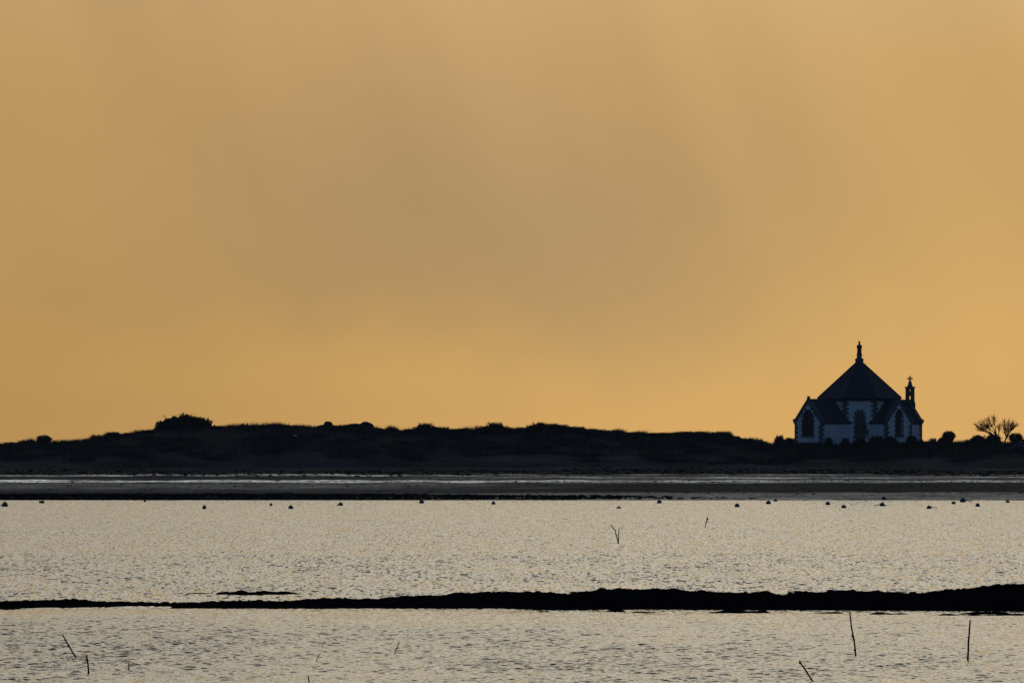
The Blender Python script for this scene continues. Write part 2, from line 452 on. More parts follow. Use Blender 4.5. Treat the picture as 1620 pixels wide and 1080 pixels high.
# ------------------------------------------------------------------ reef across the bay
RX = [-700, 0, 60, 100, 140, 200, 265, 330, 400, 450, 520, 580, 620, 680, 720, 780, 850, 900, 940, 970, 1060, 1110, 1180, 1230, 1260, 1300, 1370, 1420, 1455, 1490, 1540, 1590, 1620, 1800, 2400]
RY = [953, 951, 949, 948, 950.5, 952, 953.3, 951.5, 949, 949.5, 946.5, 948, 945, 941, 938.5, 936.5, 936.5, 937, 934, 932.5, 933, 933.5, 935.5, 940, 937.5, 936, 933.5, 936.5, 937.5, 932.5, 931.5, 924.5, 921.5, 916, 925]
RF = [-700, 0, 34, 38, 180, 190, 265, 275, 500, 790, 880, 1000, 1200, 1300, 1620, 2400]
RFY = [965, 965, 965, 962.5, 961.5, 960.5, 961, 963.5, 963.5, 962.5, 965.5, 963.5, 965, 965.5, 967, 969]
def reef_z(x, y):
    px = 810 + x / 264.0 * F
    front = 64800.0 / (np.interp(px, RF, RFY) - HY)      # waterline
    crest = front + 4.5
    ztop = CH - (np.interp(px, RX, RY) - HY) * crest / F
    u = (y - front)
    rise = np.clip(u / 4.5, 0, 1) ** .55
    fall = np.clip((y - crest) / 6.0, 0, 1)
    z = -.25 + (ztop + .25) * rise
    z = np.where(u < 0, -.25 + u * .3, z)
    z = z - fall ** 1.3 * (ztop + .5)
    n = fbm(x / .7, y / .7, 21, 5) * .10 * np.clip(u / 1.0, .35, 1) + fbm(x / 2.6, y / 2, 31, 3) * .05
    return z + n * (.12 + .88 * np.clip(ztop * 2.2, 0, 1.1))
grid_obj('reef', spaced(-26, 26, .07), spaced(254, 274, .13), reef_z, M['weed'], smooth=False)

def ledge(px0, px1, py, hgt, depth, seed):
    d0 = 64800.0 / (py - HY)
    x0, x1 = wx(px0, d0), wx(px1, d0)
    def f(x, y):
        u = (x - x0) / (x1 - x0)
        env = np.clip(np.sin(np.pi * np.clip(u, 0, 1)) * 3, 0, 1)
        v = np.clip(1 - ((y - d0 - depth / 2) / (depth / 2)) ** 2, 0, 1)
        env = env * np.clip(1.0 + .8 * fbm(x / 2.2, y * 0, seed + 5, 3), .62, 1.4)
        return -.12 + (.12 + hgt * 1.1) * env * v + fbm(x / .5, y / .5, seed, 4) * hgt * 1.5 * env + fbm(x / 3, y / 3, seed + 9, 2) * hgt * 1.6
    grid_obj('rock_ledge', spaced(x0 - .2, x1 + .2, .08), spaced(d0 - .2, d0 + depth + .2, .12), f, M['weed'], smooth=False)
ledge(838, 1000, 967.8, .055, 1.6, 41)
ledge(980, 1240, 969.8, .055, 1.8, 42)
ledge(1228, 1345, 970.3, .05, 1.5, 43)
ledge(1365, 1640, 972, .06, 1.9, 44)
ledge(1470, 1680, 973.5, .035, 1.2, 47)
ledge(268, 330, 964.5, .03, 1.0, 48)
ledge(326, 490, 940.7, .07, 3.0, 63)
ledge(455, 520, 941.5, .02, .6, 57)
ledge(352, 420, 941.3, .03, 1.0, 56)
ledge(290, 345, 939, .018, .7, 46)

# weed-covered stones on the tidal flat: real stones, too many and small to pick apart
def stones(name, n, region, size, material, seed, zf=land_z):
    r = np.random.default_rng(seed)
    x, y = region(r, n)
    base = zf(x, y)
    s = size[0] * (size[1] / size[0]) ** (r.random(n) ** 2.2)
    # low boulder: 2 rings + top
    k = 7; ang = np.arange(k) / k * 2 * np.pi
    cos = []
    for ri, (rr, zz) in enumerate(((1.0, -.3), (.92, .25), (.5, .55))):
        a = ang[None, :] + r.uniform(0, 1, (n, 1))
        rad = rr * s[:, None] * r.uniform(.75, 1.25, (n, k))
        cos.append(np.stack([x[:, None] + rad * np.cos(a) * 1.5, y[:, None] + rad * np.sin(a), base[:, None] + zz * s[:, None] * r.uniform(.7, 1.2, (n, k)) * .8], -1))
    top = np.stack([x, y, base + .6 * s * .8], -1)[:, None, :]
    co = np.concatenate(cos + [top], 1)                 # n, 3k+1
    fs = []
    for i in range(2):
        for j in range(k):
            a, b = i * k + j, i * k + (j + 1) % k
            fs += [(a, b, b + k), (a, b + k, a + k)]
    for j in range(k): fs.append((2 * k + j, 2 * k + (j + 1) % k, 3 * k))
    fs = np.array(fs); q = (fs[None] + (np.arange(n) * (3 * k + 1))[:, None, None]).reshape(-1, 3)
    o = bpy.data.objects.new(name, np_mesh(name, co.reshape(-1, 3), q, material, False)); COL.objects.link(o)
    return o
def reg_low(r, n):      # weed belt at the water's edge, thick at the left and thinning out to the right
    x = -88 + 100 * r.random(n) ** 1.1; x = x + r.normal(0, 7, n)
    y = 853 + 20 * r.random(n) ** 1.1 * np.clip(1.0 - (x + 20) / 60, .12, 1) + 1
    return x, y
def reg_high(r, n):     # weed and stones along the foot of the shore
    x = r.uniform(-88, 88, n); y = 921 + 13 * r.random(n) ** .8 + 2.5 * np.sin(x / 17)
    return x, y
def reg_mid(r, n):
    x = r.uniform(-88, 88, n); y = r.uniform(862, 922, n); return x, y
def reg_band(r, n):
    x = r.uniform(-88, 88, n); y = 904 + 2.0 * np.sin(x / 22) + r.normal(0, .8, n); return x, y
o = stones('weed_stones', 9000, reg_low, (.08, .32), M['weed'], 51); o['kind'] = 'stuff'
o = stones('shore_stones', 4200, reg_high, (.06, .26), M['weed'], 52); o['kind'] = 'stuff'
o = stones('scattered_stones', 900, reg_mid, (.05, .2), M['weed'], 53); o['kind'] = 'stuff'
o = stones('tide_line_stones', 900, reg_band, (.04, .13), M['weed'], 54); o['kind'] = 'stuff'
def reg_reef(r, n):
    x = r.uniform(-24, 24, n); px = 810 + x / 264.0 * F
    y = 64800.0 / (np.interp(px, RF, RFY) - HY) + r.uniform(.2, 6.5, n); return x, y
o = stones('reef_stones', 5000, reg_reef, (.02, .12), M['weed'], 55, reef_z); o['kind'] = 'stuff'

# ------------------------------------------------------------------ dune grass and scrub (nobody could count it)
def blades(name, n, seed, hrange, width, area, material, lean=.4, clump=False):
    r = np.random.default_rng(seed)
    x, y = area(r, n); z = land_z(x, y) - .03
    h = r.uniform(*hrange, n); a = r.uniform(0, 2 * np.pi, n)
    if clump: h = h * np.clip(.75 + 1.3 * fbm(x / 1.3, y / 3, seed, 4), .15, 1.6)
    dx, dy = np.cos(a) * width, np.sin(a) * width
    lx, ly = r.normal(0, lean, n) * h, r.normal(0, lean, n) * h
    p0 = np.stack([x - dx, y - dy, z], -1); p1 = np.stack([x + dx, y + dy, z], -1)
    p2 = np.stack([x + lx, y + ly, z + h], -1)
    co = np.stack([p0, p1, p2], 1).reshape(-1, 3); q = np.arange(3 * n).reshape(-1, 3)
    o = bpy.data.objects.new(name, np_mesh(name, co, q, material, False)); COL.objects.link(o); o['kind'] = 'stuff'
    return o
def area_grass(r, n):
    x = r.uniform(-95, 95, n); y = 950 + 60 * r.random(n) ** 1.3; return x, y
blades('dune_grass', 120000, 61, (.08, .26), .035, area_grass, M['grass'])
def area_scrub(r, n):
    # low scrub on the slope, in clumps
    c = r.uniform(0, 1, (420, 2)); cx = -95 + 190 * c[:, 0]; cy = 943 + 32 * c[:, 1] ** .8
    i = r.integers(0, 420, n); return cx[i] + r.normal(0, 1.1, n), cy[i] + r.normal(0, .6, n)
blades('slope_scrub', 80000, 62, (.15, .75), .06, area_scrub, M['leaf'], .5)

def area_crest(r, n):
    px = np.concatenate([r.uniform(612, 1205, n - n // 5), r.uniform(145, 250, n // 10), r.uniform(0, 60, n // 5 - n // 10)]); y = r.uniform(973, 979, n)
    return (px - 810) / F * y, y
blades('crest_scrub', 60000, 63, (.12, .95), .055, area_crest, M['leaf'], .3, clump=True)
# ------------------------------------------------------------------ bushes
def bush_meshes(seed, n, lobes, leaf, twigs, mound=0.0):
    """unit bush: radius 1 in plan, height 1; foliage mesh and stem mesh"""
    r = np.random.default_rng(seed)
    C = []; 
    for k in range(lobes):
        a = r.uniform(0, 2 * np.pi); q = r.uniform(0, .62) if k else 0
        rr = r.uniform(.28, .5) if k else .62
        C.append((q * np.cos(a), q * np.sin(a), r.uniform(.22, .68) * (1 - q * .5), rr, rr * r.uniform(.7, 1.0)))
    C = np.array(C); i = r.integers(0, lobes, n)
    v = r.normal(0, 1, (n, 3)); v /= np.linalg.norm(v, axis=1)[:, None]
    rr = r.uniform(.45, 1.0, n) ** .6 * (1 + .35 * r.random(n) ** 6)
    p = C[i, :3] + v * rr[:, None] * np.stack([C[i, 3], C[i, 3], C[i, 4] * .62], -1)
    p[:, 2] = np.abs(p[:, 2])
    p[:, 2] = np.clip(p[:, 2], 0.01, None)
    t = r.normal(0, 1, (n, 3)); t /= np.linalg.norm(t, axis=1)[:, None]
    u = np.cross(t, r.normal(0, 1, (n, 3))); u /= np.linalg.norm(u, axis=1)[:, None]
    s = leaf * r.uniform(.35, 1.1, n)[:, None]
    co = np.stack([p - t * s, p + u * s * .55, p + t * s, p - u * s * .55], 1).reshape(-1, 3)
    nz_ = np.quantile(p[:, 2], .985); nr_ = np.quantile(np.hypot(p[:, 0], p[:, 1]), .985); co = co / np.array([nr_, nr_, nz_])
    if mound: co[:, 2] *= np.clip(1.0 - mound * np.hypot(co[:, 0], co[:, 1]) ** 1.3, .15, 1) * (1 + .0 * co[:, 0])
    fol = np_mesh('foliage', co, np.arange(4 * n).reshape(-1, 4), M['leaf'], False)
    mb = MB()
    for k in range(twigs):
        a = r.uniform(0, 6.28); e_ = r.uniform(.25, .95)
        tip = Vector((math.cos(a) * .8 * (1 - e_ * .6), math.sin(a) * .8 * (1 - e_ * .6), .35 + .72 * e_ * r.uniform(.8, 1.08)))
        mid = tip * .5 + Vector((r.normal(0, .05), r.normal(0, .05), .03))
        tip = tip * 1.12; mb.tube([(0, 0, -.05), mid, tip], [.035, .022, .008], 4)
        for q_ in range(3):
            c = mid.lerp(tip, r.uniform(.45, .9)); mb.tube([c, c + Vector((r.normal(0, .09), r.normal(0, .09), r.uniform(.05, .2)))], [.014, .006], 3)
    me = bpy.data.meshes.new('stems'); me.from_pydata(mb.v, [], mb.f); me.materials.append(M['twig'])
    return fol, me
BUSH = {
    'round': bush_meshes(1, 3600, 6, .10, 90, .08),
    'spiky': bush_meshes(2, 1700, 9, .10, 130, .55),
    'ragged': bush_meshes(3, 1800, 11, .10, 90, .5),
    'low': bush_meshes(4, 1700, 9, .09, 80, .35),
    'loose': bush_meshes(5, 420, 8, .075, 60),
}
def bush(kind, px, top, width, label, d=None, base=None, group='bushes along the headland skyline', name='bush'):
    d = d or (974.5 + random.uniform(-2, 4))
    x = wx(px, d); zb = LZ(x, d) - .25 if base is None else wz(base, d)
    h = wz(top, d) - zb
    h = max(h, .35)
    root = thing(name, label, 'bush', (x, d, zb), random.uniform(0, 6.28), group)
    rad = width / 2.0 / F * d * (1.25 if kind != 'round' else 1.05)
    # widen with a matching depth; the plan radius of a unit bush is about 1
    for nm, me in zip(('foliage', 'stems'), BUSH[kind]):
        o = bpy.data.objects.new(nm, me); COL.objects.link(o); o.parent = root
        o.scale = (rad, rad, h)
    return root
bushes = [
 ('spiky', 16, 700, 34, 'low spiky bush nearest the left end of the skyline'),
 ('ragged', 40, 698, 34, 'ragged low bush just left of the rounded one at the left end'),
 ('round', 70, 690, 34, 'rounded dark bush at the left end before the bare grassy stretch'),
 ('loose', 152, 688, 26, 'thin wispy bush at the upper end of the bare grassy stretch'),
 ('spiky', 178, 684, 36, 'spiky bush second from the bare stretch, below the big tree clump'),
 ('ragged', 207, 685, 38, 'ragged bush midway between the bare stretch and the big dark tree'),
 ('spiky', 234, 681, 36, 'spiky bush leaning against the left side of the big dark tree'),
 ('low', 346, 674, 34, 'low bush tucked at the right foot of the big dark tree'),
 ('loose', 627, 680, 18, 'small wispy bush just right of the boulders on the crest'),
 ('low', 648, 679, 30, 'low bush second right of the boulders on the crest'),
 ('spiky', 673, 671, 38, 'tall spiky bush, the first high one right of the boulders'),
 ('low', 701, 676, 34, 'low flat bush between the tall spiky one and the dip in the scrub'),
 ('ragged', 733, 678, 30, 'ragged bush in the dip of the scrub right of the boulders'),
 ('loose', 757, 675, 22, 'wispy upright bush beside the second high bush'),
 ('spiky', 783, 670, 40, 'second high spiky bush right of the boulders'),
 ('loose', 808, 677, 20, 'small wispy bush right of the second high bush'),
 ('low', 828, 676, 32, 'low bush on the left shoulder of the highest scrub hump'),
 ('ragged', 853, 669, 36, 'ragged bush on top of the highest scrub hump at mid skyline'),
 ('spiky', 872, 671, 34, 'spiky bush right of the highest scrub hump top'),
 ('low', 898, 675, 46, 'broad low bush on the right shoulder of the highest scrub hump'),
 ('low', 932, 679, 46, 'broad even bush where the scrub starts to fall to the right'),
 ('ragged', 962, 681, 40, 'ragged bush halfway down the falling scrub line'),
 ('low', 993, 684, 44, 'broad low bush at the foot of the falling scrub line'),
 ('low', 1025, 685.5, 40, 'flat bush in the shallow saddle of the scrub line'),
 ('ragged', 1053, 685, 34, 'ragged bush just right of the shallow saddle'),
 ('spiky', 1083, 683, 36, 'spiky bush on the last scrub hump, left side'),
 ('ragged', 1112, 683, 42, 'ragged bush in the middle of the last scrub hump'),
 ('spiky', 1145, 683.5, 40, 'dark spiky bush at the right end of the last scrub hump'),
 ('low', 1178, 694, 38, 'low bush below the end of the last scrub hump'),
 ('low', 1206, 698, 26, 'tiny low bush in the gap before the chapel'),
 ('spiky', 1233, 690, 20, 'small spiky bush left of the chapel'),
 ('ragged', 1250, 693, 26, 'ragged bush touching the left corner of the chapel'),
 ('round', 1501, 684, 30, 'dense round bush standing alone right of the info board'),
 ('loose', 1533, 695, 20, 'wispy small bush left of the bare tree'),
 ('ragged', 1549, 689, 34, 'ragged bush under the left side of the bare tree'),
 ('round', 1572, 689, 34, 'dark bush at the foot of the bare tree'),
 ('round', 1607, 687, 32, 'rounded dark bush behind the car at the right edge'),
]
bushes += [
 ('ragged', 660, 676, 30, 'ragged bush on the left flank of the first high spiky bush'),
 ('ragged', 688, 675, 32, 'ragged bush on the right flank of the first high spiky bush'),
 ('spiky', 716, 679, 30, 'spiky low bush just left of the dip in the scrub'),
 ('low', 770, 674.5, 34, 'low bush on the left flank of the second high bush'),
 ('ragged', 797, 675, 34, 'ragged bush on the right flank of the second high bush'),
 ('ragged', 841, 673, 30, 'ragged bush on the left flank of the highest scrub hump'),
 ('spiky', 889, 672.5, 34, 'spiky bush just past the highest scrub hump top'),
 ('spiky', 915, 676, 34, 'spiky bush between the two broad low ones past the highest hump'),
 ('ragged', 948, 679.5, 34, 'ragged bush at the start of the falling scrub line'),
 ('spiky', 978, 682, 32, 'spiky bush low on the falling scrub line'),
 ('ragged', 1010, 685, 32, 'ragged bush on the left rim of the shallow saddle'),
 ('spiky', 1040, 685, 28, 'spiky bush inside the shallow saddle'),
 ('ragged', 1068, 684, 34, 'ragged bush where the last scrub hump begins'),
 ('spiky', 1098, 683.5, 30, 'spiky bush left of the middle of the last scrub hump'),
 ('low', 1129, 684, 34, 'low bush right of the middle of the last scrub hump'),
 ('ragged', 1163, 690, 26, 'ragged bush stepping down from the end of the last scrub hump'),
]
for b_ in bushes: bush(*b_)
front_b = [
 ('low', 1268, 702, 26, 962, 'low bush at the foot of the chapel left gable'),
 ('round', 1311, 694, 18, 966, 'small round bush in front of the chapel left side wall'),
 ('ragged', 1337, 693.5, 20, 966, 'ragged bush left of the chapel central window'),
 ('low', 1360, 692, 26, 966, 'low bush under the chapel central window'),
 ('low', 1388, 690, 32, 966, 'low bush right of the chapel central window'),
 ('ragged', 1410, 691, 28, 966, 'ragged bush under the right gable window, left part'),
 ('round', 1442, 691, 24, 966, 'rounded bush at the chapel right corner, in front'),
 ('low', 1456, 696, 18, 966, 'low bush by the outermost right corner of the chapel'),
]
for k_, px_, tp_, wd_, d_, lb_ in front_b: bush(k_, px_, tp_, wd_, lb_, d=d_, group='bushes in front of the chapel')

# big dark evergreen clump at the left
def leafy_tree(px, top, width, base, d, label, n, lobes, seed, name='evergreen_tree'):
    r = np.random.default_rng(seed)
    x = wx(px, d); zb = LZ(x, d) - .1
    root = thing(name, label, 'tree', (x, d, zb))
    P = []; V = []
    for (lx, ly, lz, lr, cnt) in lobes:
        v = r.normal(0, 1, (cnt, 3)); v /= np.linalg.norm(v, axis=1)[:, None]
        p = np.array([lx, ly, lz]) + v * (r.random(cnt)[:, None] ** .4) * lr * np.array([1, 1, .8]) * r.uniform(.85, 1.12, (cnt, 1))
        P.append(p); V.append(v)
    p = np.concatenate(P); v_all = np.concatenate(V); k = len(p)
    t = r.normal(0, 1, (k, 3)); t /= np.linalg.norm(t, axis=1)[:, None]
    u = np.cross(t, r.normal(0, 1, (k, 3))); u /= np.linalg.norm(u, axis=1)[:, None]
    p = p + (r.random(k)[:, None] ** 8) * v_all * .5
    s = .19 * r.uniform(.4, 1.2, k)[:, None]
    co = np.stack([p - t * s, p + u * s * .6, p + t * s, p - u * s * .6], 1).reshape(-1, 3)
    o = bpy.data.objects.new('crown', np_mesh('crown', co, np.arange(4 * k).reshape(-1, 4), M['leaf'], False)); COL.objects.link(o); o.parent = root
    tr = MB()
    for (lx, ly, lz, lr, cnt) in lobes:
        tr.tube([(lx * .25, 0, -.1), (lx * .55, ly * .5, lz * .4), (lx, ly, lz)], [.16, .10, .03], 6)
    tr.build('trunk', 'twig', root)
    return root
sc = 977 / F
def lobe(px, py, rpx, cnt, dy=0): return ((px - 293) * sc, dy, wz(py, 977) - LZ(wx(293, 977), 977), rpx * sc, cnt)
leafy_tree(293, 655, 94, 684, 977, 'big dark evergreen clump standing highest on the left of the headland', 0,
           [lobe(254, 671, 8, 350), lobe(265, 668, 9, 450), lobe(276, 664, 9, 450), lobe(290, 661, 8, 420, .3), lobe(295, 659, 6, 260), lobe(305, 665, 10, 550),
            lobe(317, 666, 9, 450), lobe(327, 670, 9, 450), lobe(300, 675, 15, 1100, .4), lobe(275, 677, 14, 900, -.3), lobe(322, 677, 12, 800), lobe(253, 680, 10, 450), lobe(338, 678, 7, 300), lobe(262, 684, 12, 900), lobe(285, 685, 13, 1000), lobe(308, 685, 13, 1000), lobe(330, 684, 11, 700), lobe(287, 672, 12, 900), lobe(310, 673, 12, 900), lobe(265, 675, 10, 600)], 77)

# bare wind-blown trees at the right, grown from limbs and fans of twigs
def bare_tree(label, root_px, limbs, d, seed):
    r = random.Random(seed)
    x0 = wx(root_px[0], d); z0 = wz(root_px[1], d)
    zb = LZ(x0, d) - .1
    t = thing('bare_tree', label, 'tree', (x0, d, zb), 0, 'bare trees by the car')
    def P(px, py, dy=0): return Vector((wx(px, d) - x0, dy, wz(py, d) - zb))
    tk = MB(); 
    tk.tube([(0, 0, 0), P(root_px[0], root_px[1])], [.13, .10], 6)
    tw = MB()
    for pts in limbs:
        dy = r.uniform(-1.0, 1.0)
        q = [P(root_px[0], root_px[1])] + [P(a, b, dy * (i + 1) / len(pts)) for i, (a, b) in enumerate(pts)]
        tk.tube(q, [.095 - .07 * i / (len(q) - 1) for i in range(len(q))], 5)
        # fan of twigs from the outer half of each limb
        dirn = (q[-1] - q[0]).normalized()
        for k in range(46):
            s_ = r.uniform(.45, 1.0); i = min(int(s_ * (len(q) - 1)), len(q) - 2); f_ = s_ * (len(q) - 1) - i
            b0 = q[i].lerp(q[i + 1], f_)
            up = Vector((dirn.x * .7 + r.gauss(0, .36), r.gauss(0, .35), .78 + r.gauss(0, .24))).normalized()
            ln = r.uniform(.35, .95)
            tip = b0 + up * ln
            tw.tube([b0, b0 + up * ln * .5 + Vector((r.gauss(0, .03), 0, .02)), tip], [.017, .012, .005], 3)
            for m_ in range(3):
                c = b0.lerp(tip, r.uniform(.3, .9)); u2 = (up + Vector((r.gauss(0, .35), r.gauss(0, .3), r.gauss(0, .25)))).normalized()
                tw.tube([c, c + u2 * r.uniform(.2, .45)], [.012, .006], 3)
    tk.build('trunk', 'twig', t); tw.build('twigs', 'twig', t)
bare_tree('bare tree with limbs swept to the left beyond the chapel', (1577, 692),
          [[(1566, 685), (1556, 682), (1545, 681)], [(1566, 685), (1558, 679), (1552, 672)], [(1572, 683), (1560, 676), (1556, 667)],
           [(1573, 680), (1568, 672), (1564, 665)], [(1575, 678), (1573, 670), (1572, 663)], [(1562, 684), (1552, 679), (1544, 674)], [(1566, 683), (1563, 676), (1561, 668)]], 979, 3)
bare_tree('bare tree with an open V of upright limbs, close to the car', (1590, 698),
          [[(1592, 690), (1591, 680), (1589, 669)], [(1593, 690), (1594, 680), (1594, 668)], [(1595, 688), (1600, 680), (1603, 670)],
           [(1596, 686), (1602, 678), (1607, 674)], [(1594, 688), (1598, 679), (1600, 668)], [(1592, 692), (1590, 684), (1588, 672)]], 979.5, 8)
# narrow wisp between the two
bare_tree('thin single-stemmed bare sapling between the two bare trees', (1580, 694), [[(1580, 686), (1581, 680), (1582, 675)]], 980, 5)

# small tree against the chapel wall
def small_tree():
    d = 972; r = random.Random(4); x0 = wx(1376, d); zb = LZ(x0, d)
    t = thing('small_tree', 'small leaning bare tree against the chapel wall right of the central window', 'tree', (x0, d, zb))
    tk = MB(); tw = MB()
    def P(px, py, dy=0): return Vector((wx(px, d) - x0, dy, wz(py, d) - zb))
    main = [P(1376, 700), P(1373, 688), P(1369, 678), P(1364, 670)]
    tk.tube(main, [.10, .08, .06, .03], 6)
    for k in range(90):
        s_ = r.uniform(.3, 1); i = min(int(s_ * 3), 2); b0 = main[i].lerp(main[i + 1], s_ * 3 - i)
        u = Vector((r.gauss(.1, .6), r.gauss(0, .4), r.gauss(.5, .5))).normalized(); ln = r.uniform(.3, .8)
        tw.tube([b0, b0 + u * ln], [.02, .008], 3)
        c = b0 + u * ln * .6; u2 = (u + Vector((r.gauss(0, .6), r.gauss(0, .4), r.gauss(0, .5)))).normalized()
        tw.tube([c, c + u2 * .35], [.012, .006], 3)
    tk.build('trunk', 'twig', t); tw.build('twigs', 'twig', t)
small_tree()

# ------------------------------------------------------------------ boulders on the crest
def boulder(px, top, width, base, label, seed, flat=.9, d=976):
    r = random.Random(seed)
    bm = bmesh.new(); bmesh.ops.create_icosphere(bm, subdivisions=4, radius=1)
    cuts = [Vector((r.gauss(0, 1), r.gauss(0, 1), r.gauss(.3, .8))).normalized() for _ in range(9)]
    from mathutils import noise as mn
    for v in bm.verts:
        c = v.co.copy()
        for n_ in cuts:
            e_ = c.dot(n_) - .78
            if e_ > 0: c -= n_ * e_ * .85
        c *= 1 + .10 * mn.noise(c * 1.7 + Vector((seed, 0, 0))) + .04 * mn.noise(c * 5)
        v.co = c
    zs = [v.co.z for v in bm.verts]; xs_ = [v.co.x for v in bm.verts]
    hw = width / 2 / F * d; zt = wz(top, d); zbm = wz(base, d) - .5
    for v in bm.verts:
        v.co.x = (v.co.x - (max(xs_) + min(xs_)) / 2) / ((max(xs_) - min(xs_)) / 2) * hw
        v.co.y *= hw * .8
        v.co.z = (v.co.z - min(zs)) / (max(zs) - min(zs)) * (zt - zbm)
    me = bpy.data.meshes.new('boulder'); bm.to_mesh(me); bm.free(); me.shade_smooth(); me.materials.append(M['rock'])
    o = bpy.data.objects.new('boulder', me); COL.objects.link(o); o.location = (wx(px, d), d, zbm)
    tag(o, label, 'boulder', 'boulders on the crest')
boulder(523, 671.5, 50, 679, 'broad low boulder at the left of the crest group', 1)
boulder(519, 666, 16, 674, 'small squarish boulder topping the left broad one', 2, d=975)
boulder(561, 669.5, 30, 680, 'mid-sized boulder left of the tallest rounded one', 3)
boulder(579, 666.5, 24, 680, 'tallest rounded boulder at the right of the crest group', 4, d=975)
boulder(600, 677, 36, 683, 'flat boulder sloping off at the right end of the crest group', 5)
boulder(540, 672.5, 26, 680, 'smooth boulder right behind the small squarish one', 6, d=978)
d_ = ground_d(467, 692)
pb = MB(); pb.lathe([(.10, 0), (.26, .06), (.24, .16), (.1, .22)], 8, 1.3, .8)
o = pb.build('pale_stone', 'pale'); o.location = (wx(467, d_), d_, LZ(wx(467, d_), d_) + .12); tag(o, 'tiny pale stone on the dark slope left of the boulders', 'stone')

# ------------------------------------------------------------------ chapel
CD = 990.0; K = CD / F                       # metres per photo pixel at the chapel
CX = wx(1359.5, CD); CZ = wz(704, CD)
def h(py): return (704 - py) * K             # height above the chapel ground
chap = thing('chapel', 'white octagonal chapel with granite corners, pointed slate roof and small bell turret', 'chapel', (CX, CD, CZ), R(-2.0))
EAV = h(666); RID = h(632.5); OE = h(632); APX = h(570)
AW = 2.62                                    # arm half width (wall)
AP = 5.25                                    # octagon wall apothem
SIDE = AP * math.tan(math.pi / 8)
def arch(cx, z0, z1, hw, n=7):
    """pointed arch outline, from the sill up"""
    pts = [(cx - hw, z0), (cx - hw, z1 - hw * 1.45)]
    zc = z1 - hw * 1.45
    for k in range(1, n): 
        a = k / n * math.pi / 2
        pts.append((cx - hw * math.cos(a) ** 1.15, zc + hw * 1.45 * math.sin(a) ** 1.0))
    pts.append((cx, z1))
    for k in range(n - 1, 0, -1):
        a = k / n * math.pi / 2
        pts.append((cx + hw * math.cos(a) ** 1.15, zc + hw * 1.45 * math.sin(a) ** 1.0))
    pts += [(cx + hw, z1 - hw * 1.45), (cx + hw, z0)]
    return pts
def window_parts(mtx, cx, z0, z1, hw, y, par, nm='window', mull=1):
    """frame, toothed surround and glass; wall face lies at y, outside is -y"""
    a = arch(cx, z0, z1, hw); 
    g = MB(); g.plate(a, [], y + .26, y + .29, mtx); win = g.build(nm, 'glass', par)
    # flat surround
    o_ = arch(cx, z0 - .18, z1 + .24, hw + .2)
    s_ = MB(); s_.plate(o_, [a], y - .03, y + .25, mtx)
    # teeth
    z = z0 - .18; k = 0
    while z < z1 - hw * .9:
        if k % 2 == 0:
            for sg in (-1, 1):
                xa = cx + sg * (hw + .19); xb = cx + sg * (hw + .33)
                s_.box(min(xa, xb), max(xa, xb), y - .028, y + .1, z, z + .30, mtx)
        z += .34; k += 1
    for ang in (35, 65, 115, 145):
        a_ = R(ang); c_ = Vector((cx + math.cos(a_) * (hw + .2), 0, z1 - hw * 1.45 + math.sin(a_) * (hw + .2) * 1.4))
        mm = mtx @ Matrix.Translation(c_) @ Matrix.Rotation(-(a_), 4, 'Y')
        s_.box(-.02, .24, y - .027, y + .1, -.13, .13, mm)
    s_.build('surround', 'granite', win)
    b = MB()
    for i in range(mull):
        xx = cx + (i + 1 - (mull + 1) / 2) * hw * 2 / (mull + 1)
        b.box(xx - .04, xx + .04, y + .18, y + .25, z0, z1 - .25 * abs(xx - cx) - (.05 if mull == 1 else .45), mtx)
    zz = z0 + .6
    while zz < z1 - hw * 1.4:
        b.box(cx - hw, cx + hw, y + .2, y + .245, zz, zz + .03, mtx); zz += .6
    b.build('mullion', 'lead', win)
    sl = MB(); sl.box(cx - hw - .3, cx + hw + .3, y - .10, y + .2, z0 - .34, z0 - .19, mtx); sl.build('sill', 'granite', win)
    return win
def quoins(mtx, xc, y, z0, z1, sx, sy, par):
    """corner stones: mtx frame, corner at (xc,y); sx,sy the directions in which the two walls run"""
    q = MB(); z = z0; k = 0; e_ = .03
    while z < z1 - .1:
        hh = min(.34, z1 - z) - .02
        a, b = (.62, .34) if k % 2 else (.34, .62)
        x0, x1 = sorted((xc - sx * e_, xc + sx * a)); y0, y1 = sorted((y - sy * e_, y + sy * b))
        q.box(x0, x1, y0, y1, z, z + hh, mtx)
        z += .34; k += 1
    return q
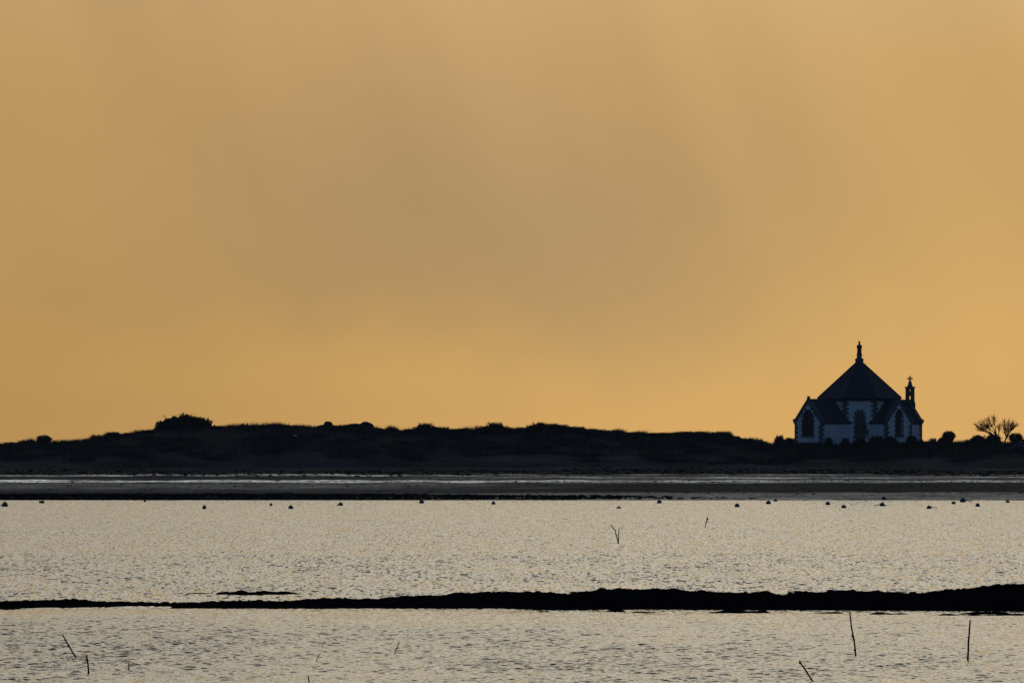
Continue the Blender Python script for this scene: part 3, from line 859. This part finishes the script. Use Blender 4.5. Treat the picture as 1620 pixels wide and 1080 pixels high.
def arm(phi, Ln, win_hw, mull, name='wing'):
    """one arm of the cross; in its frame -Y is outwards"""
    # phi: 0 = towards the viewer, positive = to the right
    mtx = Matrix.Rotation(R(phi), 4, 'Z')
    wl = MB()
    hole = arch(0, h(688) , h(650) , win_hw)
    outer = [(-AW, 0), (AW, 0), (AW, EAV), (0, RID - .05), (-AW, EAV)]
    wl.plate(outer, [hole], -Ln, -Ln + .45, mtx)
    wing = wl.build(name, 'render_wall', chap, label=None)
    sw = MB()
    for sg in (-1, 1):
        x0, x1 = sorted((sg * AW, sg * (AW - .4)))
        sw.box(x0, x1, -Ln + .451, -3.0, 0, EAV - .02, mtx)
    sw.build('side_wall', 'render_wall', chap)
    window_parts(mtx, 0, h(688), h(650), win_hw, -Ln, chap, mull=mull)
    # gable margin: coping raised above the slates, with toothed stones beneath
    cp = MB(); sl = math.atan2(RID - EAV, AW); Lg = math.hypot(RID - EAV, AW)
    for sg in (-1, 1):
        mm = mtx @ Matrix.Translation((0, 0, RID + .02)) @ Matrix.Rotation(sg * (sl), 4, 'Y')
        a0, a1 = (0.0, Lg + .18) if sg > 0 else (-Lg - .18, 0.0)
        cp.box(a0, a1, -Ln - .08, -Ln + .5, -.06, .16, mm)
        k = 0; s_ = .25
        while s_ < Lg - .2:
            dep = .38 if k % 2 else .26
            b0, b1 = (s_, s_ + .33) if sg > 0 else (-s_ - .33, -s_)
            cp.box(b0, b1, -Ln - .031, -Ln + .1, -dep - .06, -.05, mm)
            s_ += .35; k += 1
    cp.build('coping', 'granite', chap)
    for sg in (-1, 1):
        kn = MB(); x0, x1 = sorted((sg * (AW - .25), sg * (AW + .30)))
        kn.box(x0, x1, -Ln - .10, -Ln + .55, EAV - .18, EAV + .30, mtx)
        x0, x1 = sorted((sg * (AW - .2), sg * (AW + .16)))
        kn.box(x0, x1, -Ln - .07, -Ln + .5, EAV - .42, EAV - .185, mtx)
        kn.build('kneeler', 'granite', chap)
        quoins(mtx, sg * AW, -Ln, 0, EAV - .42, -sg, 1, None).build('quoins', 'granite', chap, kind='stuff')
        # plinth
    pl = MB(); pl.box(-AW - .06, AW + .06, -Ln - .06, -Ln + .3, 0, .4, mtx); pl.build('plinth', 'granite', chap)
    rf = MB(); ov = .22; t_ = .12
    x_e = AW + ov; z_e = EAV - ov * (RID - EAV) / AW
    for sg in (-1, 1):
        vs = [(0, -Ln + .5, RID), (sg * x_e, -Ln + .5, z_e), (sg * x_e, -2.2, z_e), (0, -2.2, RID)]
        vs += [(x, y, z - t_ - .05) for x, y, z in vs]
        rf.add(vs, [(0, 1, 2, 3), (7, 6, 5, 4), (0, 4, 5, 1), (1, 5, 6, 2), (2, 6, 7, 3)], mtx)
    rf.build('wing_roof', 'slate', chap)
    rt = MB(); rt.tube([mtx @ Vector((0, -Ln + .5, RID + .03)), mtx @ Vector((0, -4.6, RID + .03))], .09, 6); rt.build('ridge_tiles', 'lead', chap)
    for sg in (-1, 1):
        gt = MB()
        gt.tube([mtx @ Vector((sg * (x_e + .03), -Ln + .55, z_e - .02)), mtx @ Vector((sg * (x_e + .03), -4.2, z_e - .02))], .06, 6)
        gt.build('gutter', 'lead', chap)
    return mtx
L1 = 81 * K / .707 ; L2 = 61.5 * K / .707
m1 = arm(-45 + 1, L1 + .3, 1.0, 2)
fn = MB(); fn.box(-.14, .14, -L1 - .35, -L1 + .0, RID + .10, RID + .42, m1); fn.box(-.2, .2, -L1 - .38, -L1 + .05, RID + .42, RID + .5, m1); fn.build('gable_stub', 'granite', chap)
m2 = arm(45, L2, .62, 1)
m3 = arm(135, L1 - .1, .7, 1)
m4 = arm(-135, L2, .62, 1)
# octagon
OT = h(629.5) - .10
for k in range(8):
    mtx = Matrix.Rotation(R(45 * k), 4, 'Z')
    ow = MB(); front = k == 0
    hole = [arch(0, h(690), h(651), .62)] if k in (0, 4) else []
    ow.plate([(-SIDE, 0), (SIDE, 0), (SIDE, OT), (-SIDE, OT)], hole, -AP, -AP + .42, mtx)
    ow.build('wall', 'render_wall', chap)
    if k % 2 == 0:
        if k in (0, 4): window_parts(mtx, 0, h(690), h(651), .62, -AP, chap, mull=1)
    # quoins at the left corner of each face: stones on both faces of the 135 degree corner
    for sg in (-1, 1):
        q = MB(); z = 0; j = 0 if sg < 0 else 1
        while z < OT - .35:
            a = .62 if j % 2 else .34
            x0, x1 = sorted((sg * (SIDE + .012), sg * (SIDE - a)))
            q.box(x0, x1, -AP - .03, -AP + .1, z, z + .32, mtx)
            z += .34; j += 1
        q.build('quoins', 'granite', chap, kind='stuff')
    cn = MB(); cn.box(-SIDE - .1, SIDE + .1, -AP - .18, -AP - .032, OT - .36, OT - .05, mtx)
    nb = 11
    for i in range(nb):
        xx = -SIDE + .15 + (2 * SIDE - .3) * i / (nb - 1)
        cn.box(xx - .08, xx + .08, -AP - .42, -AP - .181, OT - .30, OT - .07, mtx)
    cn.build('cornice', 'granite', chap)
RA = 66 * K; Rr = RA / math.cos(math.pi / 8)
apz = h(568.5)
rv = [(0, 0, apz)]
eav = [(Rr * math.cos(R(22.5 + 45 * k)), Rr * math.sin(R(22.5 + 45 * k)), h(629.5)) for k in range(8)]
for k in range(8):
    a, b = Vector(eav[k]), Vector(eav[(k + 1) % 8])
    f_ = MB(); top = Vector((0, 0, apz)); dn = Vector((0, 0, -.16))
    # slates laid in courses: each course overlaps the one below
    nc = 26
    for i in range(nc):
        t0, t1 = i / nc, (i + 1) / nc
        p = [top.lerp(a, t0), top.lerp(b, t0), top.lerp(b, t1), top.lerp(a, t1)]
        lift = Vector((0, 0, .022))
        vs = [p[0], p[1], p[2] + lift, p[3] + lift, p[2] - Vector((0, 0, .03)), p[3] - Vector((0, 0, .03))]
        f_.add(vs, [(0, 1, 2, 3), (3, 2, 4, 5)])
    f_.add([a, b, b + dn, a + dn, Vector((0, 0, h(629.5))) + dn], [(0, 1, 2, 3), (3, 2, 4)])
    f_.build('roof_slope', 'slate', chap)
    hp = MB(); hp.tube([top + Vector((0, 0, .02)), a + Vector((0, 0, .05))], [.07, .07], 6); hp.build('hip_ridge', 'lead', chap)
gt = MB(); gt.tube([Vector(p) + Vector((0, 0, -.06)) for p in eav + [eav[0]]], .08, 6); gt.build('gutter', 'lead', chap)

# statue of a robed, crowned figure on its pedestal
st = MB(); z0 = h(570.5)
st.lathe([(.60, z0 - .35), (.58, z0 + .05), (.66, z0 + .10), (.66, z0 + .22), (.44, z0 + .36), (.34, z0 + .55), (.32, z0 + .78)], 8)
ped = st.build('pedestal', 'granite', chap)
sb_ = MB(); zs = h(562.5)
sb_.lathe([(.33, zs - .05), (.36, zs), (.36, zs + .12), (.27, zs + .18), (.31, zs + .24), (.27, zs + .5), (.25, zs + .85), (.27, zs + 1.15), (.31, zs + 1.38), (.30, zs + 1.5),
           (.20, zs + 1.60), (.09, zs + 1.64), (.085, zs + 1.68), (.12, zs + 1.75), (.13, zs + 1.84), (.115, zs + 1.92), (.11, zs + 1.96), (.12, zs + 2.03), (.07, zs + 2.09)], 12, 1.22, .9)
for sg in (-1, 1):
    sb_.tube([(sg * .27, 0, zs + 1.46), (sg * .33, -.10, zs + 1.15), (sg * .10, -.26, zs + 1.18)], [.09, .085, .05], 6)
sb_.lathe([(.02, zs + 1.10), (.11, zs + 1.15), (.12, zs + 1.3), (.07, zs + 1.40), (.085, zs + 1.48), (.05, zs + 1.56)], 8, cx=.26, cy=-.18)
for i in range(6):
    a = i / 6 * 6.28
    sb_.tube([(.11 * math.cos(a), .09 * math.sin(a), zs + 2.0), (.12 * math.cos(a), .1 * math.sin(a), zs + 2.09)], [.025, .008], 4)
sb_.build('statue', 'bronze', chap, smooth=True, label='crowned robed statue holding a child on the roof peak')

# bell turret over the far right gable
BL = L1 - .1
def bt(mb_name, parts, parent, m='granite'):
    b = MB(); parts(b); return b.build(mb_name, m, parent)
m3 = m3 @ Matrix.Translation((-.24, -.22, 0))
Bw, Bt = .74, .20
def turret(b):
    zb0, zt0 = h(655), h(613.5)
    outer = [(-Bw - .16, zb0), (Bw + .16, zb0), (Bw + .16, h(637)), (Bw + .02, h(634)), (Bw, h(630)), (Bw - .02, zt0), (-Bw + .02, zt0), (-Bw, h(630)), (-Bw - .02, h(634)), (-Bw - .16, h(637))]
    low = arch(0, h(631), h(622.5), .29); up = [(.245 * math.cos(R(a)), h(616.5) + .245 * math.sin(R(a))) for a in range(0, 360, 30)]
    b.plate(outer, [low, up], -BL - Bt + .25, -BL + Bt + .25, m3)
bell = bt('bell_turret', turret, chap)
def cap(b):
    b.box(-.72, .72, -BL - .27 + .25, -BL + .27 + .25, h(614), h(612.4), m3)
    b.box(-.80, .80, -BL - .32 + .25, -BL + .32 + .25, h(612.4), h(610.8), m3)
    c = m3 @ Vector((0, -BL + .25, 0))
    b.lathe([(.46, h(610.9)), (.38, h(609.0)), (.28, h(606)), (.19, h(602)), (.14, h(600.6))], 8, cx=c.x, cy=c.y)
bt('turret_cap', cap, bell)
def crs(b):
    c = m3 @ Vector((0, -BL + .25, 0)); mm = Matrix.Translation((c.x, c.y, 0))
    b.box(-.10, .10, -.09, .09, h(601.3), h(594.4), mm)
    b.box(-.27, -.101, -.085, .085, h(599), h(597), mm); b.box(.101, .27, -.085, .085, h(599), h(597), mm)
    for (x, z) in ((-.27, h(598)), (.27, h(598)), (0, h(594.8))):
        b.box(x - .12, x + .12, -.095, .095, z - .12, z + .12, mm)
bt('cross', crs, bell)
def bellm(b):
    c = m3 @ Vector((0, -BL + .25, 0))
    b.lathe([(.05, h(622.3)), (.09, h(623.2)), (.12, h(624.5)), (.17, h(625.6))], 10, cx=c.x, cy=c.y)
bt('bell', bellm, bell, 'bronze')

# information board by the chapel
d_ = 978.0; xb = wx(1476.5, d_); zb = LZ(xb, d_)
ib = thing('information_board', 'small information board on two posts right of the chapel', 'sign', (xb, d_, zb))
hh_ = wz(693.2, d_) - zb
for sg in (-1, 1):
    b = MB(); b.box(sg * .36 - .04, sg * .36 + .04, -.04, .04, -.3, hh_); b.build('post', 'wood', ib)
b = MB(); b.box(-.42, .42, -.07, -.041, hh_ - .52, hh_ - .06); b.build('panel', 'sign_white', ib)
b = MB(); b.box(-.38, .38, -.078, -.071, hh_ - .50, hh_ - .24); b.build('printed_sheet', 'sign_blue', ib)
b = MB(); b.box(-.47, .47, -.14, .10, hh_ - .02, hh_ + .04); b.build('cover_board', 'wood', ib)
# little stakes of a rope fence beside it
# ------------------------------------------------------------------ car at the right edge
d_ = 968.0; xc = wx(1596, d_)
top_z = wz(698.3, d_)
zc = LZ(xc + 2, d_)
H = 1.46
car_z = top_z - H
car = thing('parked_car', 'dark hatchback parked at the right edge, nose to the left', 'car', (xc, d_, car_z))
prof = [(0.05, .28), (.0, .45), (.02, .62), (.12, .74), (.55, .86), (1.0, .93), (3.95, .95), (4.0, .80), (4.02, .45), (3.95, .28)]
def carshell(profile, w0, w1, b):
    n = len(profile); vs = []
    for yy, sh in ((-w0, .96), (-w1, 1), (w1, 1), (w0, .96)):
        vs += [(x if sh == 1 else 2 + (x - 2) * .985, yy, z if sh == 1 else .55 + (z - .55) * .96) for x, z in profile]
    fs = []
    for s_ in range(3):
        for i in range(n): fs.append((s_ * n + i, s_ * n + (i + 1) % n, (s_ + 1) * n + (i + 1) % n, (s_ + 1) * n + i))
    fs += [tuple(range(n)), tuple(3 * n + i for i in range(n))]
    b.add(vs, fs)
b = MB(); carshell(prof, .86, .80, b); b.build('body', 'carpaint', car)
cab = [(.95, .925), (1.25, 1.12), (1.62, 1.36), (1.85, 1.43), (2.3, H), (3.0, H - .02), (3.45, 1.36), (3.85, .95)]
b = MB()
n = len(cab); vs = []
for yy in (-1, 1):
    for x, z in cab: vs.append((x, yy * (.80 - (z - .92) * .32), z))
b.add(vs, [(i, (i + 1) % n, n + (i + 1) % n, n + i) for i in range(n)] + [tuple(range(n)), tuple(n + i for i in reversed(range(n)))])
b.build('cabin', 'carpaint', car)
def sidewin(x0, x1, x2, x3, sg):
    b = MB(); z0_, z1_ = .98, 1.35
    yy = lambda z: sg * (.80 - (z - .92) * .32 + .006)
    b.add([(x0, yy(z0_), z0_), (x1, yy(z0_), z0_), (x2, yy(z1_), z1_), (x3, yy(z1_), z1_)], [(0, 1, 2, 3)])
    b.add([(x0, yy(z0_) - sg * .004, z0_), (x1, yy(z0_) - sg * .004, z0_), (x2, yy(z1_) - sg * .004, z1_), (x3, yy(z1_) - sg * .004, z1_)], [(3, 2, 1, 0)])
    b.build('side_window', 'glass', car)
for sg in (-1, 1):
    sidewin(1.18, 2.28, 2.28, 1.72, sg); sidewin(2.36, 3.35, 3.1, 2.36, sg)
    b = MB(); b.box(1.15, 3.4, sg * .785 - .012, sg * .785 + .012, .945, .972); b.build('window_trim', 'chrome', car)
    b = MB(); b.box(.6, 3.5, sg * .862 - .01, sg * .862 + .01, .50, .54); b.build('door_trim', 'chrome', car)
    b = MB(); b.lathe([(.03, 0), (.08, .02), (.09, .1), (.05, .14)], 8, 1.2, 1, Matrix.Translation((1.25, sg * .93, .98))); b.build('mirror', 'carpaint', car)
    b = MB(); b.lathe([(.03, -.05), (.10, -.03), (.10, .03), (.03, .05)], 10, 1, .8, Matrix.Translation((.14, sg * .62, .66)) @ Matrix.Rotation(R(90), 4, 'Y')); b.build('headlight', 'lamp', car)
    b = MB(); b.box(2.0, 2.2, sg * .868 - .012, sg * .868 + .012, .78, .81); b.build('door_handle', 'chrome', car)
    for wxx in (.75, 3.2):
        mm = Matrix.Translation((wxx, sg * .78, .30)) @ Matrix.Rotation(R(90), 4, 'X')
        b = MB(); b.lathe([(.20, -.10), (.30, -.09), (.31, 0), (.30, .09), (.20, .10)], 18, 1, 1, mm); wh = b.build('wheel', 'tyre', car)
        b = MB(); b.lathe([(.03, -.112), (.19, -.108), (.19, .108), (.03, .112)], 12, 1, 1, mm); b.build('rim', 'metal', wh)
b = MB(); yf = lambda z: .78 - (z - .92) * .32
b.add([(.985, -yf(.96), .965), (.985, yf(.96), .965), (1.60, yf(1.35) - .04, 1.372), (1.60, -yf(1.35) + .04, 1.372)], [(0, 1, 2, 3)])
b.v = [(x - .012, y, z + .012) for x, y, z in b.v]; b.build('windscreen', 'glass', car)
print('car ground gap', car_z - zc)

# ------------------------------------------------------------------ mooring buoys
def buoy_mesh(material, n=14):
    b = MB()
    b.lathe([(.10, -.14), (.26, -.10), (.335, 0.02), (.35, .12), (.335, .24), (.27, .37), (.17, .45), (.06, .49)], n)
    return b
def buoy(px, base, wpx, label, dark=False, top=None, ropes=(), ring=True):
    """base: row at which it meets the water (or sand)"""
    d = 64800.0 / (base - HY)
    z = 0.0
    if base < 791.5:
        # grounded on the tidal flat
        for dd in np.arange(852, 900, .5):
            if HY - (LZ(wx(px, dd), dd) - CH) * F / dd <= base: d = float(dd); break
        z = LZ(wx(px, d), d)
    s = wpx / F * d / .70
    r = random.Random(int(px))
    root = thing('mooring_buoy', label, 'buoy', (wx(px, d), d, z), r.uniform(0, 6), 'mooring buoys strung across the bay')
    root.rotation_euler = (R(r.uniform(-9, 9)), R(r.uniform(-9, 9)), r.uniform(0, 6))
    root.scale = (s, s, s * (1.0 if not top else top))
    f = buoy_mesh(None).build('float', 'buoy_dark' if dark else 'buoy', root, smooth=True)
    if ring:
        t = MB(); t.tube([(.07 * math.cos(a), 0, .53 + .07 * math.sin(a)) for a in np.linspace(-1.2, 4.3, 9)], .018, 5); t.build('ring', 'metal', root)
    t = MB(); t.lathe([(.352, .08), (.362, .10), (.362, .13), (.352, .15)], 14); t.build('waist_band', 'rope', root)
    for sg in ropes:
        t = MB(); t.tube([(sg * .2, 0, .30), (sg * .55, 0, .12), (sg * .95, 0, .0), (sg * 1.1, 0, -.05)], .05, 5)
        o = t.build('mooring_rope', 'rope', root); o.rotation_euler = (0, 0, -root.rotation_euler.z)
    return root
# px, row, width, label, dark, top
B = [
 (8, 801, 9.5, 'tall domed buoy at the left edge with a bird-like knob on top', False, 1.15, (-1,)),
 (323, 804.5, 6.5, 'small dark ball buoy, third floating object from the left edge', True, 1.3, ()),
 (229, 793.5, 4.5, 'tiny dark buoy right on the waterline below the big tree', True, 1.0, ()),
 (429, 799.5, 4.5, 'tiny upright buoy left of a larger one, left half of the bay', True, 1.35, ()),
 (460, 804.5, 8, 'round buoy nearest the camera in the left half of the bay', False, 1.0, ()),
 (539, 799.5, 8, 'domed buoy trailing a rope to the left below the boulders', False, .95, (-1,)),
 (667, 796, 7.5, 'domed buoy touching the far waterline at the centre left', False, 1.2, ()),
 (781, 797.5, 6.5, 'blocky short buoy just left of the picture centre', False, 1.1, ()),
 (1043, 795.8, 7.5, 'dark domed buoy on the far waterline right of the picture centre', False, 1.0, ()),
 (1166, 801.5, 8, 'domed buoy alone on the water below the last scrub hump', False, 1.0, ()),
 (1215.5, 797, 8, 'domed buoy floating below the gap left of the chapel', False, 1.0, ()),
 (1227, 793, 6, 'faint buoy on the sand just behind the one left of the chapel', False, .9, ()),
 (1309.5, 798.5, 7.5, 'domed buoy floating below the chapel left gable', False, 1.1, ()),
 (1335, 803.5, 8, 'low dark buoy nearest the camera below the chapel', True, .95, ()),
 (1398, 790, 7, 'grounded buoy on the sand below the chapel right gable', False, 1.1, (1,)),
 (1395.5, 800.5, 8, 'buoy with ropes trailing on both sides below the chapel', False, 1.1, (-1, 1)),
 (1470, 804.5, 8, 'low dark buoy nearest the camera right of the chapel', True, .95, (1,)),
 (1508.5, 797, 7, 'small buoy on the waterline below the round lone bush', False, .9, ()),
 (1523.5, 794, 9.5, 'largest buoy, grounded on the sand left of the bare trees', False, 1.0, (1,)),
 (1547, 801, 7, 'pale-topped buoy floating below the bare trees', False, 1.15, ()),
 (1594, 795, 6.5, 'faint buoy at the sand edge below the car', False, .9, ()),
]
for px_, by_, w_, lb_, dk_, tp_, rp_ in B: buoy(px_, by_, w_, lb_, dk_, tp_, rp_)
# flat float and a sitting bird
d_ = 64800.0 / (795.8 - HY)
fl = thing('flat_float', 'flat dark oblong float beside the leftmost domed buoy', 'float', (wx(66, d_), d_, 0))
b = MB(); b.tube([(-.30, 0, .08), (-.22, 0, .12), (.22, 0, .12), (.30, 0, .08)], [.12, .19, .19, .12], 8); b.build('drum', 'buoy_dark', fl, smooth=True)
b = MB(); b.tube([(-.08, 0, .28), (-.06, 0, .38), (.06, 0, .38), (.08, 0, .28)], .02, 5); b.build('handle', 'rope', fl)
d_ = 64800.0 / (804 - HY)
bd = MB()
bd.tube([(-.30, 0, .02), (-.2, 0, .10), (0, 0, .14), (.16, 0, .12), (.24, 0, .06)], [.02, .07, .11, .08, .03], 8)
bd.tube([(.02, 0, .18), (.0, 0, .26), (-.03, 0, .31), (-.07, 0, .33)], [.05, .035, .045, .02], 6)
bd.tube([(-.07, 0, .33), (-.14, 0, .32)], [.015, .006], 4)
o = bd.build('sea_bird', 'buoy_dark', smooth=True); o.location = (wx(979, d_), d_, -.02); tag(o, 'small dark bird sitting on the water above the V-shaped stakes', 'bird')

# ------------------------------------------------------------------ stakes standing in the water
def stake(pts, wpx, label, knots=(), extra=None, group='old stakes standing in the shallow water'):
    """pts: rows/columns of the photograph from the foot upwards; all at the distance of the foot"""
    (bx, by) = pts[0]
    d = 64800.0 / (by - HY)
    x0 = wx(bx, d); r = random.Random(int(bx * 7 + by))
    root = thing('stake', label, 'stake', (x0, d, 0), 0, group)
    q = [Vector((wx(px, d) - x0, r.uniform(-.05, .05) * i, wz(py, d))) for i, (px, py) in enumerate(pts)]
    q = [q[0] - (q[1] - q[0]).normalized() * .35] + q
    dense = []
    for i in range(len(q) - 1):
        for k in range(4):
            p = q[i].lerp(q[i + 1], k / 4); dense.append(p + Vector((r.gauss(0, .004), r.gauss(0, .004), 0)))
    dense.append(q[-1])
    w_ = wpx / 2 / F * d; n = len(dense)
    b = MB(); b.tube(dense, [w_ * (1.15 - .35 * i / n) * r.uniform(.9, 1.1) for i in range(n)], 7); b.build('pole', 'wood', root, smooth=True)
    for (kx, ky, kr) in knots:
        c = Vector((wx(kx, d) - x0, 0, wz(ky, d))); rr = kr / F * d
        b = MB(); b.lathe([(rr * .3, -rr * 1.2), (rr, -rr * .5), (rr * .9, rr * .6), (rr * .3, rr * 1.3)], 7, 1, 1, Matrix.Translation(c)); b.build('weed_clump', 'weed', root)
    return root
stake([(120.5, 1040), (109, 1021), (98.5, 1003)], 2.6, 'leaning stake, upper left of the pair at the lower left', [(108, 1021.5, 1.8)])
stake([(140.3, 1064), (139, 1050), (137.2, 1036)], 2.8, 'short upright stake at the lower left with a side peg', [(136, 1043, 1.2), (140, 1063, 1.8)])
stake([(203.8, 1059.5), (203.6, 1048)], 2.0, 'tiny stub of a stake right of the lower left pair')
stake([(624, 1034), (628, 1024), (632, 1014)], 1.5, 'thin short stake leaning right, left of the picture centre')
stake([(500.5, 1045), (503, 1039), (506.5, 1033)], 1.2, 'faint thin twig of a stake leaning right near the bottom left')
stake([(489.5, 1083), (487, 1068)], 2.2, 'stake tip cut off by the bottom edge of the picture')
stake([(1354, 1036), (1350.5, 1010), (1347, 988), (1344, 966)], 2.7, 'tall stake leaning slightly left, its top before the reef', [(1349, 1005.5, 2.1), (1352.5, 1028, 2.1)])
stake([(1531, 1043), (1532.5, 1010), (1534.5, 980)], 3.2, 'straight thick upright stake at the lower right')
stake([(1287, 1078), (1275, 1061), (1264.5, 1044)], 2.8, 'steeply leaning stake at the bottom right edge', [(1265.5, 1048, 1.8)])
stake([(978, 858), (973, 838), (970, 835), (966.5, 830)], 1.7, 'bent stake, left arm of the V in mid water')
stake([(978.3, 858.5), (978.8, 846), (979.3, 835)], 1.6, 'straight stake, right arm of the V in mid water')
stake([(1115.2, 834), (1117, 827), (1118.5, 822), (1120, 817.5)], 1.4, 'short stake with weed clumps in mid water right of the V', [(1118.8, 821, 1.6), (1117, 825.8, 1.2)])

# ------------------------------------------------------------------ thin sea haze
hz = MB(); hz.box(-3000, 3000, -300, 3000, -16.5, 27.5)
hm = bpy.data.materials.new('sea_haze'); hm.use_nodes = True
ht = hm.node_tree; ht.nodes.clear()
ho = ht.nodes.new('ShaderNodeOutputMaterial'); hv = ht.nodes.new('ShaderNodeVolumePrincipled')
hv.inputs['Color'].default_value = (.80, .88, 1.0, 1); hv.inputs['Density'].default_value = HAZE
ht.links.new(hv.outputs[0], ho.inputs['Volume'])
hz.build('haze', hm, kind='stuff')
S.cycles.volume_bounces = 0
